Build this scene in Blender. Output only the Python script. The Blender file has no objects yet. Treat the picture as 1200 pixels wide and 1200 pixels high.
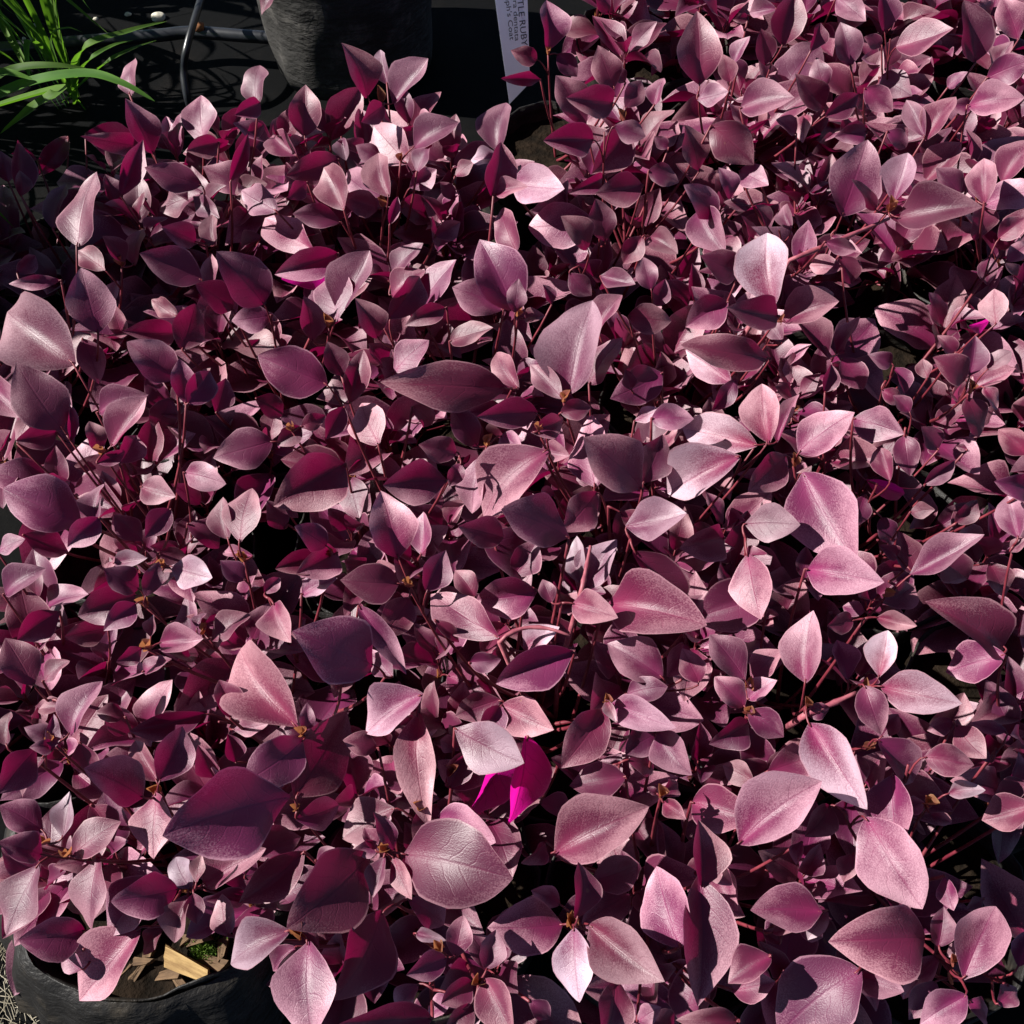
import bpy, bmesh, math, random
from mathutils import Vector, Matrix, noise
R = math.radians
random.seed(7)
scene = bpy.context.scene
C = scene.collection

# ------------------------------------------------------------------ camera
CANOPY = 0.30
PITCH = R(58.0); FOV = R(50.0)
CAM = Vector((0.0, -0.4374, CANOPY + 0.70))
cam_d = bpy.data.cameras.new('camera'); cam = bpy.data.objects.new('camera', cam_d); C.objects.link(cam)
cam.location = CAM; cam.rotation_euler = (math.pi/2 - PITCH, 0, 0)
cam_d.sensor_fit = 'HORIZONTAL'; cam_d.angle = FOV; cam_d.clip_start = 0.02; cam_d.clip_end = 200
scene.camera = cam
scene.render.resolution_x = scene.render.resolution_y = 1024

# ------------------------------------------------------------------ sun and sky
SUN = Vector((-0.745, 0.08, 0.66)).normalized()          # direction towards the sun: from the left, high
elev = math.asin(SUN.z)
w = bpy.data.worlds.new('World'); scene.world = w; w.use_nodes = True
nt = w.node_tree; nt.nodes.clear()
sky = nt.nodes.new('ShaderNodeTexSky'); sky.sky_type = 'NISHITA'; sky.sun_disc = False; sky.air_density = 0.42; sky.dust_density = 0.2; sky.altitude = 600
sky.sun_elevation = elev; sky.sun_rotation = math.atan2(SUN.x, SUN.y)
bg = nt.nodes.new('ShaderNodeBackground'); bg.inputs['Strength'].default_value = 0.05
wo = nt.nodes.new('ShaderNodeOutputWorld')
nt.links.new(sky.outputs[0], bg.inputs[0]); nt.links.new(bg.outputs[0], wo.inputs[0])
sd = bpy.data.lights.new('sun', 'SUN'); sd.energy = 5.0; sd.angle = R(0.5); sd.color = (1.0, 0.965, 0.91)
so = bpy.data.objects.new('sun', sd); C.objects.link(so)
so.rotation_euler = SUN.to_track_quat('Z', 'Y').to_euler(); so.location = SUN*5
scene.view_settings.view_transform = 'Standard'; scene.view_settings.look = 'None'
scene.view_settings.exposure = 1.08; scene.view_settings.gamma = 1.0
scene.view_settings.use_curve_mapping = False
scene.cycles.max_bounces = 5; scene.cycles.diffuse_bounces = 1; scene.cycles.glossy_bounces = 2; scene.cycles.transmission_bounces = 3

# ------------------------------------------------------------------ pixel helpers (photograph is 1200 px square)
FPX = 600.0/math.tan(FOV/2)
RGT = Vector((1, 0, 0)); FWD = Vector((0, math.cos(PITCH), -math.sin(PITCH))); UPV = Vector((0, math.sin(PITCH), math.cos(PITCH)))
def ray(x, y): return (RGT*(x-600) + UPV*(600-y) + FWD*FPX).normalized()
def at(x, y, z):
    d = ray(x, y); return CAM + d*((z-CAM.z)/d.z)
def to_px(p):
    q = p - CAM; f = q.dot(FWD); return Vector((600+q.dot(RGT)/f*FPX, 600-q.dot(UPV)/f*FPX))

# ------------------------------------------------------------------ material helpers
def new_mat(name):
    m = bpy.data.materials.new(name); m.use_nodes = True; m.node_tree.nodes.clear(); return m, m.node_tree
class NB:
    def __init__(s, t): s.t = t
    def n(s, typ, **kw):
        o = s.t.nodes.new(typ)
        for k, v in kw.items(): setattr(o, k, v)
        return o
    def link(s, a, b): s.t.links.new(a, b)
    def put(s, sock, v):
        if hasattr(v, 'is_output'): s.link(v, sock)
        else: sock.default_value = v
    def math(s, op, a, b=0.0, c=0.0, clamp=False):
        o = s.n('ShaderNodeMath', operation=op, use_clamp=clamp)
        s.put(o.inputs[0], a); s.put(o.inputs[1], b); s.put(o.inputs[2], c); return o.outputs[0]
    def mix(s, f, a, b, blend='MIX'):
        o = s.n('ShaderNodeMix', data_type='RGBA', blend_type=blend)
        s.put(o.inputs[0], f)
        s.put(o.inputs[6], a if hasattr(a, 'is_output') else (*a, 1)); s.put(o.inputs[7], b if hasattr(b, 'is_output') else (*b, 1))
        return o.outputs[2]
    def noise(s, vec, scale, detail=2, rough=0.5, w=None):
        o = s.n('ShaderNodeTexNoise')
        if w is not None: o.noise_dimensions = '4D'; s.put(o.inputs['W'], w)
        if vec is not None: s.link(vec, o.inputs['Vector'])
        s.put(o.inputs['Scale'], scale); s.put(o.inputs['Detail'], detail); s.put(o.inputs['Roughness'], rough); return o.outputs['Fac']
    def ramp(s, f, lo, hi, a=0.0, b=1.0, smooth=True):
        o = s.n('ShaderNodeMapRange'); o.interpolation_type = 'SMOOTHSTEP' if smooth else 'LINEAR'
        s.put(o.inputs[0], f); o.inputs[1].default_value = lo; o.inputs[2].default_value = hi
        o.inputs[3].default_value = a; o.inputs[4].default_value = b; return o.outputs[0]
    def bump(s, h, strength, dist, normal=None):
        o = s.n('ShaderNodeBump'); s.put(o.inputs['Strength'], strength); o.inputs['Distance'].default_value = dist
        s.link(h, o.inputs['Height'])
        if normal: s.link(normal, o.inputs['Normal'])
        return o.outputs[0]
    def bsdf(s, **kw):
        o = s.n('ShaderNodeBsdfPrincipled')
        for k, v in kw.items(): s.put(o.inputs[k.replace('_', ' ')], (*v, 1) if isinstance(v, tuple) and len(v) == 3 else v)
        return o
    def out(s, sh):
        o = s.n('ShaderNodeOutputMaterial'); s.link(sh, o.inputs[0])

def leaf_material(name, dark, pale, base_tint, under, trans, speck=1.0, tfac=0.30, rough=0.46, spec=0.75, veins=1.0, silver=(0.46, 0.37, 0.43)):
    m, t = new_mat(name); b = NB(t)
    uv = b.n('ShaderNodeUVMap'); uv.uv_map = 'leaf'
    sep = b.n('ShaderNodeSeparateXYZ'); b.link(uv.outputs[0], sep.inputs[0])
    u = sep.outputs[0]; v = b.math('MULTIPLY_ADD', sep.outputs[1], 2.0, -1.0); av = b.math('ABSOLUTE', v)
    info = b.n('ShaderNodeObjectInfo'); rnd = info.outputs['Random']
    tc = b.n('ShaderNodeTexCoord')
    sc = b.n('ShaderNodeSeparateColor'); b.link(info.outputs['Color'], sc.inputs[0]); tone = sc.outputs[0]      # tone: 0 wine-red, 1 silvery; pigment spread plus painted sheen and shade
    off = b.n('ShaderNodeVectorMath', operation='ADD'); cx = b.n('ShaderNodeCombineXYZ')
    b.put(cx.inputs[0], b.math('MULTIPLY', rnd, 37.0)); b.put(cx.inputs[1], b.math('MULTIPLY', rnd, 91.0)); b.put(cx.inputs[2], b.math('MULTIPLY', rnd, 53.0))
    b.link(uv.outputs[0], off.inputs[0]); b.link(cx.outputs[0], off.inputs[1]); uvr = off.outputs[0]
    off2 = b.n('ShaderNodeVectorMath', operation='ADD'); b.link(tc.outputs['Object'], off2.inputs[0]); b.link(cx.outputs[0], off2.inputs[1]); obr = off2.outputs[0]
    # side veins: curved lines running from the midrib towards the tip
    wob = b.noise(uvr, 4.0, 1, 0.5)
    sv = b.math('SUBTRACT', u, b.math('MULTIPLY', b.math('POWER', av, 1.4), 0.30))
    sv = b.math('MULTIPLY_ADD', wob, 0.16, sv)
    side = b.math('MULTIPLY_ADD', b.math('SIGN', v), 0.23, b.math('MULTIPLY', sv, 6.5))
    fr = b.math('ABSOLUTE', b.math('SUBTRACT', b.math('FRACT', side), 0.5))
    vein = b.math('MULTIPLY', b.ramp(fr, 0.42, 0.5), b.ramp(av, 0.95, 0.45))
    mid = b.ramp(av, 0.07, 0.0)
    ridge = b.math('MAXIMUM', b.math('MULTIPLY', vein, 0.45), mid)
    # colour
    big = b.noise(uvr, 2.2, 2, 0.55)
    fine = b.noise(obr, 60.0, 1, 0.7)
    grain = b.ramp(fine, 0.36, 0.66, 0, 1, False)
    grad = b.ramp(b.math('MULTIPLY_ADD', av, 0.45, b.math('MULTIPLY', u, 0.8)), 0.18, 1.05)
    f1 = b.math('MULTIPLY_ADD', grad, 0.85, b.math('MULTIPLY_ADD', grain, 0.38*speck, -0.43))
    f1 = b.math('ADD', f1, b.math('MULTIPLY_ADD', big, 1.2, -0.60))
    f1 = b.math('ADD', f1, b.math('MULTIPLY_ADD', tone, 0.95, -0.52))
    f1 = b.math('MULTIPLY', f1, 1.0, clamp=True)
    col = b.mix(f1, dark, b.mix(b.math('MULTIPLY', b.ramp(tone, 0.72, 1.0), 0.75), pale, silver))  # silver: sheen painted as colour on the palest leaves
    near = b.math('MULTIPLY', b.ramp(u, 0.62, 0.05), b.ramp(av, 0.9, 0.0))
    col = b.mix(b.math('MULTIPLY', near, 0.8), col, base_tint)
    col = b.mix(b.math('MULTIPLY', ridge, 0.35*veins), col, base_tint)
    rim = b.ramp(b.math('MULTIPLY_ADD', wob, 0.05, av), 0.95, 1.0)
    col = b.mix(b.math('MULTIPLY', rim, 0.55), col, pale)  # light caught along the leaf edge, painted as a pale margin
    # a few tiny blemishes
    spot = b.ramp(wob, 0.80, 0.84)
    col = b.mix(b.math('MULTIPLY', spot, 0.5), col, (0.30, 0.16, 0.10))
    hs = b.n('ShaderNodeHueSaturation'); b.link(col, hs.inputs['Color'])
    rn2 = b.math('FRACT', b.math('MULTIPLY', rnd, 17.31))
    b.put(hs.inputs['Hue'], b.math('MULTIPLY_ADD', rn2, 0.032, 0.472)); b.put(hs.inputs['Value'], b.math('MULTIPLY_ADD', b.math('FRACT', b.math('MULTIPLY', rnd, 7.77)), 0.65, 0.65))
    col = hs.outputs[0]
    geo = b.n('ShaderNodeNewGeometry')
    colf = b.mix(geo.outputs['Backfacing'], col, under)
    h = b.math('MULTIPLY_ADD', fine, 0.45, b.math('MULTIPLY', ridge, -0.42*veins))
    nrm = b.bump(h, 0.36, 0.0012)
    rg = b.math('MULTIPLY_ADD', big, 0.16, rough-0.08)
    p = b.bsdf(Base_Color=colf, Roughness=rg, Specular_IOR_Level=spec)
    p.inputs['Specular Tint'].default_value = (1, 1, 1, 1)
    b.link(nrm, p.inputs['Normal'])
    tr = b.n('ShaderNodeBsdfTranslucent')
    tcol = b.mix(b.math('MULTIPLY', ridge, 0.65), trans, tuple(c*0.25 for c in trans)); b.link(tcol, tr.inputs['Color'])
    b.link(nrm, tr.inputs['Normal'])
    ms = b.n('ShaderNodeMixShader'); ms.inputs[0].default_value = tfac
    b.link(p.outputs[0], ms.inputs[1]); b.link(tr.outputs[0], ms.inputs[2]); b.out(ms.outputs[0])
    return m

M = {}
PURPLE = ((0.090, 0.0085, 0.031), (0.41, 0.205, 0.235), (0.155, 0.0055, 0.040), (0.13, 0.006, 0.040), (0.75, 0.008, 0.17))
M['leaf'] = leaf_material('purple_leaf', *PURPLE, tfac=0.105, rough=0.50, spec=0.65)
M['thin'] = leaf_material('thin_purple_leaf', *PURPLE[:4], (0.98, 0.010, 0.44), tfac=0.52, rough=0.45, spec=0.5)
M['young'] = leaf_material('young_leaf', (0.16, 0.05, 0.03), (0.40, 0.22, 0.11), (0.40, 0.13, 0.06), (0.3, 0.08, 0.06), (0.8, 0.30, 0.12), silver=(0.4, 0.22, 0.11), tfac=0.25)
M['blade'] = leaf_material('green_blade', (0.040, 0.105, 0.018), (0.100, 0.22, 0.032), (0.12, 0.22, 0.05), (0.03, 0.07, 0.03), (0.22, 0.50, 0.03), silver=(0.10, 0.22, 0.03), speck=0.5, tfac=0.30, rough=0.6, spec=0.18, veins=0.2)

def simple(name, col, col2, scale, rough, bump=0.3, dist=0.002, spec=0.5, detail=5, stretch=(1, 1, 1)):
    m, t = new_mat(name); b = NB(t)
    tc = b.n('ShaderNodeTexCoord'); mp = b.n('ShaderNodeMapping'); mp.inputs['Scale'].default_value = stretch
    b.link(tc.outputs['Object'], mp.inputs[0])
    f = b.noise(mp.outputs[0], scale, detail, 0.6)
    c = b.mix(b.ramp(f, 0.3, 0.7), col, col2)
    p = b.bsdf(Base_Color=c, Roughness=b.math('MULTIPLY_ADD', f, 0.2, rough-0.1), Specular_IOR_Level=spec)
    b.link(b.bump(f, bump, dist), p.inputs['Normal']); b.out(p.outputs[0]); return m
M['stem'] = simple('red_stem', (0.10, 0.008, 0.018), (0.19, 0.028, 0.040), 60, 0.5, 0.3, 0.001)
M['twig'] = simple('pink_stem', (0.20, 0.035, 0.060), (0.36, 0.11, 0.13), 90, 0.55, 0.4, 0.001)
M['soil'] = simple('potting_soil', (0.005, 0.004, 0.003), (0.018, 0.012, 0.008), 55, 0.95, 1.0, 0.008, 0.05)
M['bark'] = simple('bark_piece', (0.06, 0.035, 0.02), (0.16, 0.10, 0.055), 40, 0.9, 0.8, 0.003, 0.3, stretch=(1, 6, 6))
M['wood'] = simple('split_wood', (0.22, 0.13, 0.05), (0.46, 0.31, 0.13), 26, 0.75, 0.8, 0.003, 0.3, stretch=(1, 9, 9))
M['hose'] = simple('black_hose', (0.012, 0.013, 0.016), (0.022, 0.023, 0.027), 30, 0.33, 0.2, 0.001, 0.6)
M['rust'] = simple('rusty_clip', (0.16, 0.06, 0.02), (0.30, 0.12, 0.04), 90, 0.8, 0.6, 0.001)
M['pebble'] = simple('pale_pebble', (0.45, 0.42, 0.34), (0.62, 0.58, 0.48), 60, 0.7, 0.3, 0.001)
M['tag'] = simple('tag_plastic', (0.74, 0.82, 0.95), (0.78, 0.85, 0.96), 20, 0.45, 0.05, 0.0005)
M['ink'] = simple('tag_ink', (0.02, 0.02, 0.05), (0.03, 0.03, 0.07), 20, 0.6, 0.05, 0.0005)
M['moss'] = simple('moss', (0.05, 0.11, 0.012), (0.14, 0.22, 0.03), 80, 0.85, 0.3, 0.001, 0.3)
M['straw'] = simple('dry_straw', (0.22, 0.19, 0.13), (0.40, 0.36, 0.28), 40, 0.85, 0.2, 0.001, 0.3)

def bag_material(name, base, dusty):
    m, t = new_mat(name); b = NB(t)
    tc = b.n('ShaderNodeTexCoord'); mp = b.n('ShaderNodeMapping'); mp.inputs['Scale'].default_value = (1, 1, 2.6); mp.inputs['Rotation'].default_value = (0.5, 0.3, 0)
    b.link(tc.outputs['Object'], mp.inputs[0])
    f = b.noise(mp.outputs[0], 16, 6, 0.62); g = b.noise(mp.outputs[0], 70, 4, 0.65)
    dust = b.ramp(b.noise(tc.outputs['Object'], 28, 6, 0.7), 0.48, 0.75)
    c = b.mix(dust, base, dusty)
    p = b.bsdf(Base_Color=c, Roughness=b.math('MULTIPLY_ADD', g, 0.3, 0.42), Specular_IOR_Level=0.3)
    b.link(b.bump(b.math('MULTIPLY_ADD', g, 0.16, f), 0.8, 0.009), p.inputs['Normal']); b.out(p.outputs[0]); return m
M['bag'] = bag_material('black_grow_bag', (0.010, 0.009, 0.008), (0.042, 0.034, 0.024))
M['bag_grey'] = bag_material('sunlit_grow_bag', (0.040, 0.038, 0.036), (0.14, 0.13, 0.12))  # paler copy of the black plastic, sunlit grey put into its colour
def mat_material():
    m, t = new_mat('weed_mat'); b = NB(t)
    tc = b.n('ShaderNodeTexCoord')
    wv = b.n('ShaderNodeTexWave'); wv.inputs['Scale'].default_value = 420; wv.inputs['Distortion'].default_value = 1.0
    wv2 = b.n('ShaderNodeTexWave'); wv2.bands_direction = 'Y'; wv2.inputs['Scale'].default_value = 420; wv2.inputs['Distortion'].default_value = 1.0
    b.link(tc.outputs['Object'], wv.inputs[0]); b.link(tc.outputs['Object'], wv2.inputs[0])
    h = b.math('MULTIPLY', wv.outputs['Fac'], wv2.outputs['Fac'])
    d = b.ramp(b.noise(tc.outputs['Object'], 9, 7, 0.7), 0.45, 0.75)
    c = b.mix(d, (0.0015, 0.0016, 0.0018), (0.006, 0.005, 0.0045))
    p = b.bsdf(Base_Color=c, Roughness=0.8, Specular_IOR_Level=0.08)
    b.link(b.bump(b.math('MULTIPLY_ADD', d, 2.5, h), 0.5, 0.0014), p.inputs['Normal']); b.out(p.outputs[0]); return m
M['mat'] = mat_material()

# ------------------------------------------------------------------ object helpers
def link(name, mesh, parent=None, mat=None):
    o = bpy.data.objects.new(name, mesh); C.objects.link(o)
    if parent: o.parent = parent
    if mat: mesh.materials.clear(); mesh.materials.append(mat)
    return o
def tag(o, label, cat, group=None):
    o['label'] = label; o['category'] = cat
    if group: o['group'] = group
def empty(name, loc):
    o = bpy.data.objects.new(name, None); C.objects.link(o); o.location = loc; o.empty_display_size = 0.02
    return o
class MB:
    def __init__(s): s.v = []; s.f = []
    def tube(s, pts, radii, n=6, cap=True):
        base = len(s.v); prev = None
        for i, p in enumerate(pts):
            d = (pts[min(i+1, len(pts)-1)] - pts[max(i-1, 0)]).normalized()
            a = prev if prev else (Vector((1, 0, 0)) if abs(d.x) < 0.8 else Vector((0, 1, 0)))
            a = (a - d*a.dot(d)).normalized(); prev = a; c = d.cross(a)
            for k in range(n):
                th = 2*math.pi*k/n; s.v.append(p + (a*math.cos(th) + c*math.sin(th))*radii[i])
        for i in range(len(pts)-1):
            for k in range(n):
                s.f.append((base+i*n+k, base+i*n+(k+1) % n, base+(i+1)*n+(k+1) % n, base+(i+1)*n+k))
        if cap:
            s.f.append(tuple(base+k for k in reversed(range(n)))); e = base+(len(pts)-1)*n; s.f.append(tuple(e+k for k in range(n)))
    def mesh(s, name, smooth=True):
        me = bpy.data.meshes.new(name); me.from_pydata([tuple(v) for v in s.v], [], s.f)
        if smooth: me.polygons.foreach_set('use_smooth', [True]*len(me.polygons))
        me.update(); return me

# ------------------------------------------------------------------ leaf shapes: unit length along +X, unit width along Y
def leaf_mesh(name, wide=0.42, base_p=0.85, tip_p=0.9, fold=0.22, curl=0.18, twist=0.0, wave=0.03, sweep=0.0, seed=0, nu=16, nv=4, mat='leaf', acu=0.10):
    rnd = random.Random(seed)
    pw = math.log(0.5)/math.log(wide)                     # sin(pi t^pw)^q peaks at t = wide
    vs = []; uvs = []; fs = []
    ph = [rnd.uniform(0, 6.28) for _ in range(6)]
    for i in range(nu+1):
        t = i/nu; t = 0.5*(t + (1-math.cos(math.pi*t))/2)
        hw = 0.5*math.sin(math.pi*min(1, t**pw))**(base_p if t < wide else tip_p) if 0 < t < 1 else 0.0
        hw = max(hw, 0.5*acu*max(0, min(1, (1-t)*5)) * (1 if t > 0.8 else 0), 0.016 if t < 0.08 else 0.002)
        for j in range(-nv, nv+1):
            v = j/nv; s = 1 + 0.035*math.sin(t*9+ph[0]+(0 if v > 0 else 2)) + 0.02*math.sin(t*23+ph[1]+(3 if v > 0 else 0))
            y = v*hw*s; r = abs(y)/0.5
            z = fold*0.5*(r**1.25) - curl*(t-0.35)**2 + 0.10*curl*t
            z += wave*abs(v)**2*math.sin(t*8+ph[2]+(1.7 if v > 0 else 0))*min(1, hw*3)
            z += 0.0045*math.cos((t-0.30*abs(v)**1.4)*7.5*2*math.pi+(1.4 if v > 0 else 0))*min(1, abs(v)*3)*(1-abs(v)**3)*min(1, hw*4)
            z += 0.012*noise.noise(Vector((t*4, y*4, seed*3.1)))
            ang = twist*(t-0.2)
            yy = y*math.cos(ang) - z*math.sin(ang)*0; zz = z + y*math.sin(ang)
            vs.append((t, yy + sweep*(t*(1-t))*1.0, zz)); uvs.append((t, v*0.5+0.5))
    n = 2*nv+1
    for i in range(nu):
        for j in range(n-1):
            fs.append((i*n+j, (i+1)*n+j, (i+1)*n+j+1, i*n+j+1))
    me = bpy.data.meshes.new(name); me.from_pydata(vs, [], fs)
    ul = me.uv_layers.new(name='leaf')
    for l in me.loops: ul.data[l.index].uv = uvs[l.vertex_index]
    me.polygons.foreach_set('use_smooth', [True]*len(me.polygons)); me.materials.append(M[mat]); me.update()
    return me
LEAVES = []
for k in range(26):
    q = random.Random(100+k)
    LEAVES.append(leaf_mesh('leaf', wide=q.uniform(0.43, 0.51), base_p=q.uniform(0.80, 1.0), tip_p=q.uniform(0.76, 0.98), fold=q.uniform(0.10, 0.55), curl=q.uniform(-0.25, 0.60),
                            twist=q.uniform(-0.4, 0.4), wave=q.uniform(0.02, 0.075), sweep=q.uniform(-0.20, 0.20), seed=k))
THIN = leaf_mesh('leaf', wide=0.45, fold=0.25, curl=0.25, seed=77, mat='thin')
YOUNG = [leaf_mesh('young_leaf', wide=0.45, fold=0.7, curl=-0.2, seed=50+k, nu=8, nv=2, mat='young') for k in range(3)]

def leaf_obj(mesh, B, axis, W, N, length, width, parent, name='leaf'):
    o = bpy.data.objects.new(name, mesh); C.objects.link(o); o.parent = parent
    X = axis*length; Y = W*width; Z = N*length
    mw = Matrix(((X.x, Y.x, Z.x, B.x), (X.y, Y.y, Z.y, B.y), (X.z, Y.z, Z.z, B.z), (0, 0, 0, 1)))
    o.matrix_basis = Matrix.Translation(-parent['_o']) @ mw if False else mw
    return o

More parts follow.
